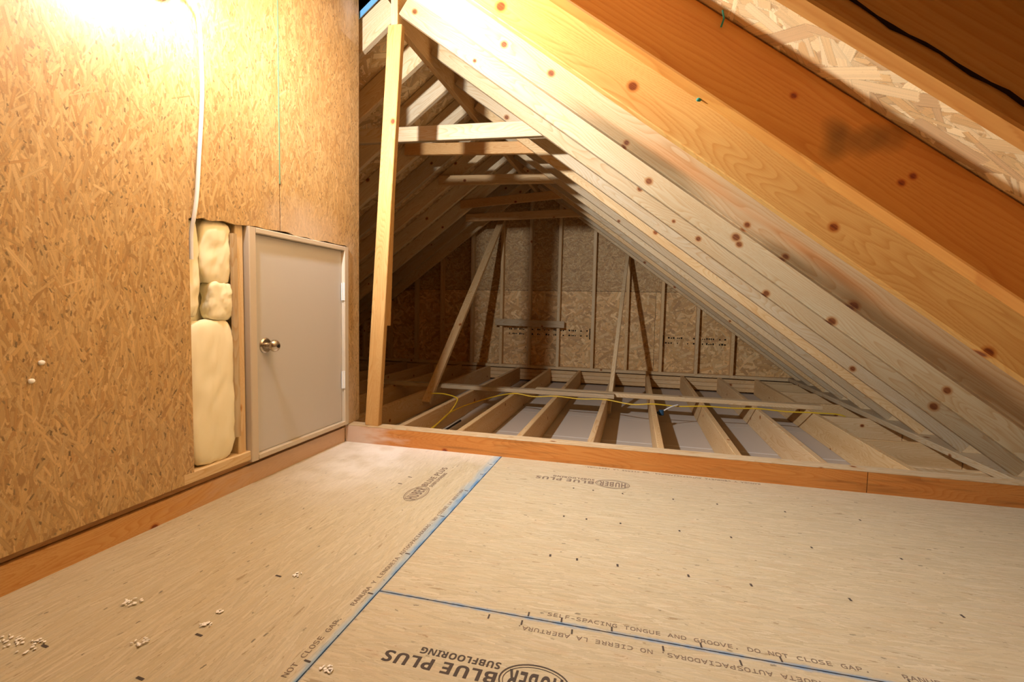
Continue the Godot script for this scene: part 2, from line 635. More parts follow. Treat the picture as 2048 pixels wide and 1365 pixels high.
# the maker's stamp: an oval with tall letters, a bold line and a smaller one; dir is the way the words run
func stamp(parent: Node, oval: Vector3, dir: Vector3, rl: float, rw: float, lines_at: float, length: float, m: Material) -> void:
	var turn := atan2(-dir.z, dir.x)
	var up := Vector3.UP.cross(dir)
	var ring := oval_ring(Vector3.ZERO, rl, rw, 0.0032)
	var o := put(parent, "stamp_oval", ring, m)
	o.transform = Transform3D(Basis(Vector3.UP, turn), oval + Vector3(0, 0.0006, 0))
	print_text(parent, "stamp_word", "HUBER", rw * 1.05, oval - dir * rl * 0.76 - up * rw * 0.5 + Vector3(0, 0.0003, 0), turn, m, rl * 1.52, false, true)
	print_text(parent, "stamp_word", "BLUE PLUS", rw * 0.62, oval + dir * (rl + lines_at) - up * rw * 0.16 + Vector3(0, 0.0003, 0), turn, m, length, false, true)
	print_text(parent, "stamp_word", "SUBFLOORING", rw * 0.36, oval + dir * (rl + lines_at) - up * rw * 0.72 + Vector3(0, 0.0003, 0), turn, m, length * 0.72, false, true)


func build_floor() -> void:
	var fl := structure("floor", "pale strand-board subfloor with blue painted seams and grey printing", "floor")
	var nz := cloudy(3)
	var left_paint := overlay(384, 1024, func(u: float, v: float) -> Color:
		# u from the wall to the seam, v from the far end (0) to behind the camera (1)
		var x := u * 0.8745
		var z := v * 2.42
		var n1 := nz.get_noise_2d(x * 5.0, z * 5.0)
		var n2 := nz.get_noise_2d(x * 40.0 + 50.0, z * 9.0)
		var n3 := nz.get_noise_2d(x * 70.0, z * 70.0)
		var edge := 0.8745 - x
		var reach := 0.055 + 0.02 * n1 - 0.035 * smoothstep(0.4, 1.5, z)
		var blue := clampf(1.0 - edge / maxf(reach, 0.008), 0, 1)
		blue = clampf(pow(blue, 1.3) * (0.85 + 0.5 * n2), 0, 0.92)
		var spray := smoothstep(0.85, 0.05, z + x * 0.55 + n1 * 0.25) * 0.75
		spray = maxf(spray, smoothstep(1.0, 0.2, z) * smoothstep(0.45, 0.0, absf(x - 0.25)) * 0.72)
		spray *= clampf(0.85 + n1 * 0.7, 0, 1)
		var grime := clampf(n3 * 1.6 - 0.75, 0, 1) * 0.35
		var c := Color(0.96, 0.95, 0.94, minf(spray * 1.15, 0.88))
		if grime > 0.0:
			c = c.lerp(Color(0.55, 0.42, 0.30, maxf(spray, grime)), grime)
		if blue > 0.01:
			var b := Color(0.46, 0.68, 0.82).lerp(Color(0.20, 0.44, 0.66), clampf(blue * 1.4 - 0.5, 0, 1))
			var a := blue + c.a * (1.0 - blue)
			c = Color(lerpf(c.r, b.r, blue / a), lerpf(c.g, b.g, blue / a), lerpf(c.b, b.b, blue / a), a)
		return c)
	var seam_paint := overlay(512, 256, func(u: float, v: float) -> Color:
		# a panel lying across: v 0 at the seam in the middle of the floor, 1 at its far edge; u from the long seam to the eaves
		var x := u * 2.38
		var d := v * 1.205
		var n1 := nz.get_noise_2d(x * 6.0, 7.0)
		var n2 := nz.get_noise_2d(x * 30.0, d * 400.0)
		var blue := clampf(1.0 - d / (0.010 + 0.006 * n1), 0, 1) * clampf(0.75 + n2, 0, 1)
		blue = maxf(blue, clampf(1.0 - x / 0.006, 0, 1) * 0.7)
		var n3 := nz.get_noise_2d(x * 9.0, d * 30.0 + 60.0)
		var tint := clampf(n3 * 1.5 - 0.35, 0, 1) * 0.18
		return Color(0.28, 0.52, 0.72, blue) if blue > 0.02 else Color(0.80, 0.56, 0.38, tint))
	var left_mat := over(M.sub, left_paint)
	var across_mat := over(M.sub, seam_paint)
	var seam := -0.6145
	var g := 0.0016
	var panel := func(x0: float, x1: float, z0: float, z1: float, turned: bool, m: Material, area: Rect2, off: Vector2) -> MeshInstance3D:
		return put(fl, "subfloor_panel", sheet(rect(x0, x1, z0, z1), flat, Vector3.UP, 0.018, turned, area, off), m)
	var a: MeshInstance3D = panel.call(BASE_X - 0.03, seam - g, -2.34, 0.08, true, left_mat, Rect2(-1.4885, -2.34, 0.8745, 2.42), Vector2(0.1, 0.3))
	var b: MeshInstance3D = panel.call(seam + g, 1.766, -2.34, -1.088 - g, false, across_mat, Rect2(seam, -1.088, 2.38, -1.205), Vector2(0.7, 0.1))
	var c: MeshInstance3D = panel.call(seam + g, 1.766, -1.088 + g, 0.13, false, across_mat, Rect2(seam, -1.088, 2.38, 1.205), Vector2(0.2, 0.9))
	panel.call(BASE_X - 0.03, seam - g, 0.083, 1.62, true, M.sub, Rect2(0, 0, 1, 1), Vector2(0.5, 0.6))
	panel.call(seam + g, 1.766, 0.133, 1.35, false, M.sub, Rect2(0, 0, 1, 1), Vector2(0.4, 0.3))
	panel.call(seam + g, 1.766, 1.353, 1.62, false, M.sub, Rect2(0, 0, 1, 1), Vector2(0.1, 0.8))
	# tongues under the joints carry the blue
	var st := start()
	board_into(st, Vector3(seam, -0.008, -2.3), Vector3(seam, -0.008, 0.1), 0.02, 0.006, Vector3.UP)
	board_into(st, Vector3(seam + 0.012, -0.008, -1.088), Vector3(1.74, -0.008, -1.088), 0.02, 0.006, Vector3.UP)
	put(fl, "blue_tongue", st.commit(), M.blue_deep)
	# the printing
	stamp(a, Vector3(-0.807, 0, -1.715), Vector3(0, 0, -1), 0.078, 0.042, 0.004, 0.235, M.ink)
	stamp(b, Vector3(-0.066, 0, -2.052), Vector3(-1, 0, 0), 0.072, 0.050, 0.006, 0.25, M.ink)
	stamp(c, Vector3(-0.166, 0, -0.892), Vector3(-1, 0, 0), 0.072, 0.050, 0.004, 0.246, M.ink_dark)
	var line := "SELF-SPACING TONGUE AND GROOVE. DO NOT CLOSE GAP.     RANURA Y LENGUETA AUTOSPACIADORAS. NO CIERRE LA ABERTURA."
	var head := "SELF-SPACING TONGUE AND GROOVE. DO NOT CLOSE GAP."
	var tail := "RANURA Y LENGUETA AUTOSPACIADORAS. NO CIERRE LA ABERTURA."
	print_text(a, "edge_print", head, 0.0125, Vector3(-0.641, 0.0003, -0.29), PI / 2, M.ink, 0.672, true)
	print_text(a, "edge_print", tail, 0.0125, Vector3(-0.641, 0.0003, -1.015), PI / 2, M.ink, 0.80, true)
	print_text(b, "edge_print", head, 0.0125, Vector3(-0.178, 0.0003, -1.109), 0, M.ink, 0.675, true)
	print_text(b, "edge_print", tail, 0.0125, Vector3(0.56, 0.0003, -1.109), 0, M.ink, 0.80, true)
	print_text(b, "edge_print", tail, 0.0125, Vector3(0.55, 0.0003, -2.252), PI, M.ink, 0.75, true)
	print_text(c, "edge_print", tail, 0.0125, Vector3(0.55, 0.0003, -1.055), PI, M.ink, 0.785, true)
	var across := start()
	for x in [-0.222, -0.142, -0.025, 0.169, 0.330, 0.566, 0.81]:
		mark_into(across, Vector3(x, 0.0005, -1.101), Vector3(0.06, 0, 1), 0.017, 0.004)
		for z in [-1.391, -1.676, -1.957]:
			mark_into(across, Vector3(x + 0.003, 0.0005, z), Vector3(0.1, 0, 1), 0.011 if z < -1.5 else 0.014, 0.006)
	put(b, "nailing_mark", across.commit(), M.ink_dark).set_meta("kind", "stuff")
	var near := start()
	for x in [-0.312, -0.231, -0.113, 0.087, 0.244, 0.48]:
		mark_into(near, Vector3(x, 0.0005, -1.066), Vector3(0.06, 0, 1), 0.017, 0.004)
	put(c, "nailing_mark", near.commit(), M.ink_dark).set_meta("kind", "stuff")
	var left := start()
	for p in [[-0.909, -1.073], [-0.910, -0.827], [-0.911, -0.696], [-1.189, -0.711], [-0.918, -1.791], [-0.913, -1.873]]:
		mark_into(left, Vector3(p[0], 0.0005, p[1]), Vector3(1, 0, 0.1), 0.019, 0.006)
	for z in [-0.824, -1.071, -1.28, -1.55, -1.8, -2.0, -2.14]:
		mark_into(left, Vector3(-0.630, 0.0005, z), Vector3(1, 0, 0.1), 0.016, 0.005)
	put(a, "nailing_mark", left.commit(), M.ink_dark).set_meta("kind", "stuff")


# ------------------------------------------------------------------ left wall
func on_wall(p: Vector2) -> Vector3:
	return Vector3(WALL_X, p.y, p.x)


func build_left_wall() -> void:
	var w := structure("wall_left", "golden strand-board wall with a cut-out around the access door", "wall")
	var nz := cloudy(19)
	# the wall from z -2.42 to -0.5 and y 0 to 2.1
	var paint := overlay(512, 560, func(u: float, v: float) -> Color:
		var z := -2.42 + u * 1.92
		var y := v * 2.1
		var n1 := nz.get_noise_2d(z * 7.0, y * 7.0)
		var n2 := nz.get_noise_2d(z * 34.0, y * 9.0 + 30.0)
		var a: float = (z + 1.95) / 0.30
		var b: float = (y - 1.06) / 0.15
		var spray := clampf(1.15 - sqrt(a * a + b * b) + n1 * 0.25, 0, 1) * 0.62
		spray = maxf(spray, smoothstep(0.10, 0.0, absf(z + 2.29)) * smoothstep(0.75, 0.15, y) * 0.45 * (1.0 + n1))
		spray = maxf(spray, smoothstep(0.10, 0.0, absf(z + 2.29)) * smoothstep(0.65, 1.0, y) * smoothstep(1.15, 1.0, y) * 0.4)
		var fleck := clampf(n2 * 2.2 - 0.9, 0, 1) * 0.5 * smoothstep(-1.5, -1.0, z)
		if spray > fleck:
			return Color(0.86, 0.78, 0.68, clampf(spray, 0, 1))
		return Color(0.50, 0.30, 0.12, fleck))
	var m := over(M.wall, paint)
	var area := Rect2(-2.42, 0, 1.92, 2.1)
	var cut := [Vector2(-1.341, 0.105), Vector2(-1.343, 1.016), Vector2(-1.36, 1.024), Vector2(-1.378, 1.022), Vector2(-1.40, 1.029), Vector2(-1.43, 1.024), Vector2(-1.452, 1.027), Vector2(-1.49, 1.034), Vector2(-1.54, 1.029), Vector2(-1.589, 1.034), Vector2(-1.65, 1.041), Vector2(-1.70, 1.037), Vector2(-1.7792, 1.043)]
	var big := PackedVector2Array([Vector2(1.6, 0.088)])
	big.append_array(PackedVector2Array(cut))
	big.append_array(PackedVector2Array([Vector2(-1.7792, 2.62), Vector2(1.6, 2.62)]))
	put(w, "strand_panel", sheet(big, on_wall, Vector3.RIGHT, 0.011, true, area, Vector2(0.13, 0.4)), m)
	var right := PackedVector2Array([Vector2(-1.7868, 1.043), Vector2(-1.83, 1.046), Vector2(-1.88, 1.035), Vector2(-1.95, 1.041), Vector2(-2.02, 1.034), Vector2(-2.10, 1.043), Vector2(-2.20, 1.039), Vector2(-2.262, 1.043), Vector2(-2.281, 1.036), Vector2(-2.283, 0.6), Vector2(-2.281, 0.092), Vector2(CORNER_Z, 0.097), Vector2(CORNER_Z, 2.62), Vector2(-1.7868, 2.62)])
	put(w, "strand_panel", sheet(right, on_wall, Vector3.RIGHT, 0.011, true, area, Vector2(0.71, 0.2)), m)
	# green edge paint in the joint between the two
	put(w, "green_edge", board(Vector3(WALL_X - 0.003, 1.24, -1.783), Vector3(WALL_X - 0.003, 2.6, -1.783), 0.007, 0.007, Vector3.RIGHT, false, 0.0005), mat(rgb(112, 150, 118), 0.8, 0.3))
	# framing behind the cut-out
	var deep := BASE_X - 0.045
	for z in [-1.32, -1.571]:
		put(w, "stud", board(Vector3(deep, 0.11, z), Vector3(deep, 2.6, z), 0.038, 0.089, Vector3.RIGHT), M.pale_b if z < -1.4 else M.warm)
	for z in [-2.345, -0.9, -0.5, 0.3, 1.1]:
		put(w, "stud", board(Vector3(deep, 0.0995, z), Vector3(deep, 2.6, z), 0.038, 0.089, Vector3.RIGHT), M.warm)
	put(w, "lath", board(Vector3(BASE_X + 0.006, 0.215, -1.540), Vector3(BASE_X + 0.006, 0.995, -1.536), 0.024, 0.016, Vector3.RIGHT), M.pale)
	put(w, "header", board(Vector3(deep, 1.085, -1.3), Vector3(deep, 1.085, -2.38), 0.038, 0.089, Vector3.RIGHT), M.warm)
	put(w, "sill_plate", board(Vector3(deep + 0.012, 0.122, -1.302), Vector3(deep + 0.012, 0.122, -1.61), 0.038, 0.089, Vector3.RIGHT), M.pale_b)
	put(w, "bottom_plate", board(Vector3(deep - 0.01, 0.0885, 1.6), Vector3(deep - 0.01, 0.0885, CORNER_Z + 0.002), 0.02, 0.089, Vector3.RIGHT), M.brown)
	# the far face of the wall, and the wall that turns away at its end
	put(w, "backing_panel", slab(Vector3(BASE_X - 0.101, 0.0, CORNER_Z + 0.002), Vector3(BASE_X - 0.09, 2.6, 1.6), 2), M.deck)
	put(w, "end_stud", slab(Vector3(BASE_X - 0.088, 0.1, CORNER_Z + 0.001), Vector3(BASE_X - 0.001, 2.6, CORNER_Z + 0.026), 1), M.warm)
	# base board under the panels
	var bb := structure("baseboard_left", "reddish lumber plate running along the foot of the left wall", "baseboard")
	var bb_paint := overlay(512, 32, func(u: float, v: float) -> Color:
		var z := 1.6 - u * 3.9
		var n := nz.get_noise_2d(z * 8.0, v * 2.0)
		return Color(0.83, 0.74, 0.66, clampf(smoothstep(-1.15, -1.75, z + n * 0.2) * 0.62, 0, 1)))
	var base_mat := over(timber(M.amber.albedo_texture, rgb(222, 178, 122), 2.6, 0.5, 0.5), bb_paint)
	var st := sheet(PackedVector2Array([Vector2(-2.268, 0.0), Vector2(-2.268, 0.076), Vector2(1.6, 0.076), Vector2(1.6, 0.0)]), func(p: Vector2) -> Vector3: return Vector3(BASE_X, p.y, p.x), Vector3.RIGHT, 0.038, false, Rect2(1.6, 0, -3.9, 0.08), Vector2(0.3, 0.2))
	put(bb, "base_plate", st, base_mat)


func build_door() -> void:
	var d := structure("door_1", "small beige access door with round nickel knob, set in the left wall", "door")
	var x := WALL_X
	var z0 := -1.598
	var z1 := -2.275
	var y0 := 0.100
	var y1 := 1.034
	var t := 0.036
	var fr := start()
	for s in [[z0 - t / 2, z0], [z1 + t / 2, z1]]:
		board_into(fr, Vector3(x - 0.035, y0 - 0.004, s[0]), Vector3(x - 0.035, y1, s[0]), t, 0.09, Vector3.RIGHT, false, 0.003)
	board_into(fr, Vector3(x - 0.035, y1 - 0.011, z0 - t), Vector3(x - 0.035, y1 - 0.011, z1 + t), 0.022, 0.09, Vector3.RIGHT, false, 0.003)
	board_into(fr, Vector3(x - 0.035, y0 + 0.007, z0 - t), Vector3(x - 0.035, y0 + 0.007, z1 + t), 0.022, 0.09, Vector3.RIGHT, false, 0.003)
	put(d, "door_frame", fr.commit(), M.frame)
	var leaf := put(d, "door_leaf", slab(Vector3(x - 0.046, y0 + 0.020, z1 + t + 0.002), Vector3(x - 0.008, y1 - 0.024, z0 - t - 0.003), 1, 0.003), M.door)
	# knob: rose, neck and ball, pointing into the room
	var k := Vector3(x - 0.008, 0.560, -1.694)
	put(leaf, "rose", lathe(PackedVector2Array([Vector2(0, 0.0), Vector2(0, 0.032), Vector2(0.004, 0.032), Vector2(0.009, 0.027), Vector2(0.010, 0.015), Vector2(0.010, 0.0)]), k, Vector3.RIGHT, 32), M.nickel)
	var prof := PackedVector2Array([Vector2(0.009, 0.013), Vector2(0.026, 0.011)])
	for i in 15:
		var a := lerpf(-1.25, PI / 2, i / 14.0)
		prof.append(Vector2(0.047 + sin(a) * 0.019, cos(a) * 0.0255 if i < 14 else 0.0))
	put(leaf, "knob", lathe(prof, k, Vector3.RIGHT, 32), M.nickel)
	put(leaf, "keyhole", lathe(PackedVector2Array([Vector2(0.0645, 0.0), Vector2(0.0645, 0.008), Vector2(0.068, 0.007), Vector2(0.068, 0.0)]), k, Vector3.RIGHT, 20), M.black)
	put(leaf, "latch_plate", slab(Vector3(x - 0.016, 0.515, z0 - t - 0.006), Vector3(x - 0.0065, 0.575, z0 - t - 0.002), 1, 0.0005), M.steel)
	for y in [0.802, 0.340]:
		var h := start()
		board_into(h, Vector3(x + 0.001, y - 0.045, z1 + t + 0.001), Vector3(x + 0.001, y + 0.045, z1 + t + 0.001), 0.024, 0.008, Vector3.RIGHT, false, 0.002)
		board_into(h, Vector3(x + 0.006, y - 0.046, z1 + t - 0.001), Vector3(x + 0.006, y + 0.046, z1 + t - 0.001), 0.010, 0.010, Vector3.RIGHT, false, 0.003)
		put(d, "hinge", h.commit(), M.hinge)


# ------------------------------------------------------------------ the gable at the far end
func right_y(x: float) -> float:
	return ROOF_C - SLOPE * x


func left_y(x: float) -> float:
	return LEFT_Y + SLOPE * (x - RIDGE_X)


func build_gable() -> void:
	var w := structure("wall_back", "unfinished gable wall of strand board with bare studs", "wall")
	var zs := GABLE_Z - 0.089
	var to := func(p: Vector2) -> Vector3: return Vector3(p.x, p.y, zs)
	var seam := 0.962
	var top := func(x: float) -> float: return minf(right_y(x), left_y(x)) + 0.16
	var rows := [[-4.6, -2.2], [-2.196, 0.24], [0.244, 2.1]]
	var k := 0
	for r in rows:
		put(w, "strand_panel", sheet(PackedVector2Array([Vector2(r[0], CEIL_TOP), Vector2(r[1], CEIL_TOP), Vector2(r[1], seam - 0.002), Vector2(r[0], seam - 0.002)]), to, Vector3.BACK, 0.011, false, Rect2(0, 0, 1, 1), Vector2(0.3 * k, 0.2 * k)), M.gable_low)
		k += 1
	for r in [[-3.2, -0.98], [-0.976, 0.9]]:
		var pts := PackedVector2Array([Vector2(r[0], seam + 0.002), Vector2(r[1], seam + 0.002)])
		if r[1] > RIDGE_X:
			pts.append(Vector2(r[1], maxf(top.call(r[1]), seam + 0.01)))
		if r[0] < RIDGE_X and r[1] > RIDGE_X:
			pts.append(Vector2(RIDGE_X, 2.45))
		pts.append(Vector2(r[0], maxf(top.call(r[0]), seam + 0.01)))
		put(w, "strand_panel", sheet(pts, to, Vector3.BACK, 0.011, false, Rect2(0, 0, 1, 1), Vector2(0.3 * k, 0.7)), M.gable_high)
		k += 1
	for x in [-3.74, -3.34, -2.934, -2.555, -2.123, -1.711, -1.333, -0.952, -0.513, -0.0955, 0.320, 0.733, 1.132]:
		var y: float = minf(right_y(x), left_y(x)) + 0.07
		put(w, "stud", board(Vector3(x, -0.016, GABLE_Z - 0.0445), Vector3(x, y, GABLE_Z - 0.0445), 0.038, 0.089, Vector3.BACK), M.pale_b if rng.randf() < 0.5 else M.warm)
	put(w, "sole_plate", board(Vector3(-4.5, -0.034, GABLE_Z - 0.042), Vector3(1.85, -0.034, GABLE_Z - 0.042), 0.036, 0.10, Vector3.BACK), M.pale_b)
	for i in 3:
		put(w, "rim_plank", board(Vector3(-4.5, -0.088 - i * 0.0475, GABLE_Z - 0.036), Vector3(1.85, -0.088 - i * 0.0475, GABLE_Z - 0.036), 0.0455, 0.06, Vector3.BACK), M.joist_b if i % 2 else M.joist)
	# the block nailed across three studs
	put(w, "nailer", board(Vector3(-1.782, 0.542, GABLE_Z + 0.0195), Vector3(-0.868, 0.530, GABLE_Z + 0.0195), 0.086, 0.038, Vector3.BACK), M.pale)
	# blurred stencil marks on the sheathing
	var rs := RandomNumberGenerator.new()
	rs.seed = 77
	for row in [[-1.62, -0.56, 0.415], [0.37, 1.07, 0.365]]:
		var st := start()
		var x: float = row[0]
		while x < row[1]:
			var lw := rs.randf_range(0.012, 0.03)
			for q in 2:
				if rs.randf() < 0.8:
					var y0: float = row[2] + (0.028 if q == 0 else -0.034)
					var hh := rs.randf_range(0.012, 0.024)
					var nx := x + lw * 0.75
					quad(st, [Vector3(x, y0, zs + 0.001), Vector3(nx, y0, zs + 0.001), Vector3(nx, y0 + hh, zs + 0.001), Vector3(x, y0 + hh, zs + 0.001)], [Vector2.ZERO, Vector2.ZERO, Vector2.ZERO, Vector2.ZERO], Vector3.BACK)
			x += lw + (0.05 if rs.randf() < 0.16 else 0.004)
		var e: float = row[1] if row[0] < 0 else row[0] - 0.03
		quad(st, [Vector3(e, row[2] - 0.07, zs + 0.001), Vector3(e + 0.012, row[2] - 0.07, zs + 0.001), Vector3(e + 0.012, row[2] + 0.07, zs + 0.001), Vector3(e, row[2] + 0.07, zs + 0.001)], [Vector2.ZERO, Vector2.ZERO, Vector2.ZERO, Vector2.ZERO], Vector3.BACK)
		put(w, "stencil_mark", st.commit(), M.stencil).set_meta("kind", "stuff")


# ------------------------------------------------------------------ roof deck, lower ceiling, closing walls
func build_shell() -> void:
	var roof := structure("ceiling", "strand-board roof deck laid over the rafters", "ceiling")
	var c := 1.0 / sqrt(1.0 + SLOPE * SLOPE)
	var s := SLOPE * c
	var lift := 0.142
	# right slope: p.x runs down the slope from the ridge, p.y is z
	var ro := Vector3(RIDGE_X, right_y(RIDGE_X), 0) + Vector3(s, c, 0) * lift
	var rt := func(p: Vector2) -> Vector3: return ro + Vector3(c, -s, 0) * p.x + Vector3(0, 0, p.y)
	var k := 0
	for z in [[-6.26, -3.84], [-3.837, -1.42], [-1.417, 1.62]]:
		for r in [[-0.35 if z[0] > -3.8 else -0.11, 1.215], [1.218, 2.435], [2.438, 4.25]]:
			if z[0] > -3.8 and r[0] < 0 and z[0] < -2.0:
				put(roof, "strand_panel", sheet(rect(-0.11, r[1], z[0], CORNER_Z - 0.02), rt, -Vector3(s, c, 0), 0.011, false, Rect2(0, 0, 1, 1), Vector2(0.37 * k, 0.61 * k)), M.deck)
				put(roof, "strand_panel", sheet(rect(r[0], r[1], CORNER_Z - 0.018, z[1]), rt, -Vector3(s, c, 0), 0.011, false, Rect2(0, 0, 1, 1), Vector2(0.37 * k, 0.61 * k)), M.deck)
			else:
				put(roof, "strand_panel", sheet(rect(r[0], r[1], z[0], z[1]), rt, -Vector3(s, c, 0), 0.011, false, Rect2(0, 0, 1, 1), Vector2(0.37 * k, 0.61 * k)), M.deck)
			k += 1
	var lo := Vector3(RIDGE_X, LEFT_Y, 0) + Vector3(-s, c, 0) * lift
	var lt := func(p: Vector2) -> Vector3: return lo + Vector3(-c, -s, 0) * p.x + Vector3(0, 0, p.y)
	for z in [[-6.26, -4.9], [-4.897, CORNER_Z - 0.03]]:
		for r in [[-0.11, 1.215], [1.218, 2.435], [2.438, 4.3]]:
			put(roof, "strand_panel", sheet(rect(r[0], r[1], z[0], z[1]), lt, -Vector3(-s, c, 0), 0.011, false, Rect2(0, 0, 1, 1), Vector2(0.37 * k, 0.61 * k)), M.deck)
			k += 1
	# a blue painted edge where the left deck stops by the wall
	put(roof, "blue_edge", board(lt.call(Vector2(0.0, CORNER_Z - 0.022)) - Vector3(-s, c, 0) * 0.006, lt.call(Vector2(0.9, CORNER_Z - 0.022)) - Vector3(-s, c, 0) * 0.006, 0.006, 0.026, Vector3.UP, false, 0.0005), M.blue)

	# gypsum sheets under the joists
	var dw := structure("ceiling_below", "grey gypsum sheets fixed under the attic joists", "ceiling")
	var gy := func(p: Vector2) -> Vector3: return Vector3(p.x, CEIL_TOP - 0.001, p.y)
	for z in [[-6.3, -4.362], [-4.356, -3.603], [-3.597, -2.2]]:
		put(dw, "gypsum_sheet", sheet(rect(-4.7, 2.0, z[0], z[1]), gy, Vector3.UP, 0.0125, false, Rect2(0, 0, 1, 1)), M.drywall)
	put(dw, "paper_edge", slab(Vector3(-4.7, CEIL_TOP - 0.001, -3.606), Vector3(2.0, CEIL_TOP + 0.0005, -3.594), 0), M.tape)

	# rim along the right eave, the left eave and the wall behind the camera close the room
	var re := structure("wall_right", "low eave rim closing the right edge of the attic", "wall")
	put(re, "rim_board", slab(Vector3(1.96, CEIL_TOP, -6.26), Vector3(1.998, 0.02, 1.62), 2), M.joist)
	put(re, "rim_block", slab(Vector3(1.768, -0.23, -2.33), Vector3(1.80, 0.0, 1.62), 2), M.joist)
	var wf := structure("wall_front", "strand-board wall behind the viewer", "wall")
	put(wf, "strand_panel", slab(Vector3(-1.6, -0.03, 1.62), Vector3(2.0, 2.75, 1.65), 1), M.wall)
	var cw := structure("wall_corner", "strand-board return wall behind the end of the left wall", "wall")
	put(cw, "strand_panel", slab(Vector3(-4.6, CEIL_TOP, CORNER_Z + 0.03), Vector3(BASE_X - 0.102, 2.2, CORNER_Z + 0.06), 1), M.deck)


# ------------------------------------------------------------------ curb
func build_curb() -> void:
	var o := thing("curb", "long lumber curb laid between the subfloor and the open joist bay", "curb")
	var nz := cloudy(41)
	var paint := overlay(512, 32, func(u: float, v: float) -> Color:
		var x := -1.4885 + u * 3.2
		var n := nz.get_noise_2d(x * 6.0, v * 2.0)
		var n2 := nz.get_noise_2d(x * 2.2 + 9.0, v * 3.0)
		var a := clampf(smoothstep(-1.12, -1.40, x + n * 0.15) * 0.75, 0, 1)
		if a > 0.02:
			return Color(0.84, 0.77, 0.70, a)
		return Color(0.42, 0.26, 0.12, clampf(n2 * 1.6 - 0.15, 0, 1) * 0.5))
	var m := over(timber(M.amber.albedo_texture, rgb(200, 136, 70), 2.6, 0.5, 0.5), paint)
	var z := -2.270
	var to := func(p: Vector2) -> Vector3: return Vector3(p.x, p.y, z)
	for s in [[-1.485, 0.958], [0.961, 1.70]]:
		var face := sheet(PackedVector2Array([Vector2(s[0], 0.0), Vector2(s[1], 0.0), Vector2(s[1], 0.088), Vector2(s[0], 0.088)]), to, Vector3.BACK, 0.036, false, Rect2(-1.4885, 0, 3.2, 0.09), Vector2(s[0], 0.3))
		put(o, "front_board", face, m)
	put(o, "back_board", board(Vector3(-1.485, 0.0455, z - 0.055), Vector3(1.70, 0.0455, z - 0.055), 0.036, 0.091, Vector3.UP), M.pale_b)
	for q in [[0.018, 0.0355], [0.0555, 0.0345]]:
		put(o, "top_strip", board(Vector3(-1.485, 0.0905, z - q[0]), Vector3(1.70, 0.0905, z - q[0]), 0.005, q[1], Vector3.BACK, false, 0.0015), M.pale)


# ------------------------------------------------------------------ joists, eave plate, stubs
func build_joists() -> void:
	var names := {
		-3.08: "floor joist furthest into the dark left side of the attic",
		-2.675: "second floor joist in from the dark left eave",
		-2.27: "third floor joist in from the dark left eave, under the left roof slope",
		-1.862: "floor joist under the flat plank's dark left end, left of the leaning brace's foot",
		-1.456: "shaded floor joist right behind the foot of the leaning post",
		-1.049: "floor joist with the black wire lying along its left side",
		-0.659: "second floor joist right of the black wire, its top edge lit",
		-0.228: "floor joist beside the foot of the right-hand brace",
		0.172: "floor joist with the small blue box hung on its right side",
		0.580: "floor joist just right of the small blue box",
		0.997: "second floor joist right of the small blue box",
		1.404: "rightmost floor joist, carrying the ends of the short stub joists"}
	var k := 0
	for x in names:
		var o := put(self, "floor_joist", board(Vector3(x, (JOIST_TOP + CEIL_TOP) / 2.0, -2.30), Vector3(x, (JOIST_TOP + CEIL_TOP) / 2.0, GABLE_Z - 0.004), 0.038, JOIST_TOP - CEIL_TOP, Vector3.UP), [M.joist, M.joist_b, M.warm][k % 3])
		tag(o, names[x], "joist", "floor joists of the open bay")
		k += 1
	var words := ["nearest", "second nearest", "third nearest", "fourth nearest", "fifth nearest", "farthest"]
	k = 0
	for z in [-2.93, -3.485, -4.17, -4.72, -5.3, -5.85]:
		var o := put(self, "stub_joist", board(Vector3(1.423, (JOIST_TOP + CEIL_TOP) / 2.0, z), Vector3(1.955, (JOIST_TOP + CEIL_TOP) / 2.0, z), 0.036, JOIST_TOP - CEIL_TOP - 0.002, Vector3.UP), M.joist if k % 2 else M.joist_b)
		tag(o, "%s short stub joist running from the rightmost floor joist under the eave plate" % words[k], "joist", "stub joists at the right eave")
		k += 1
	var pl := put(self, "eave_plate", board(Vector3(1.815, JOIST_TOP + 0.0185, -2.33), Vector3(1.815, JOIST_TOP + 0.0185, GABLE_Z - 0.02), 0.037, 0.16, Vector3.RIGHT), M.pale)
	tag(pl, "pale lumber plate along the right eave under the rafter feet", "plate")


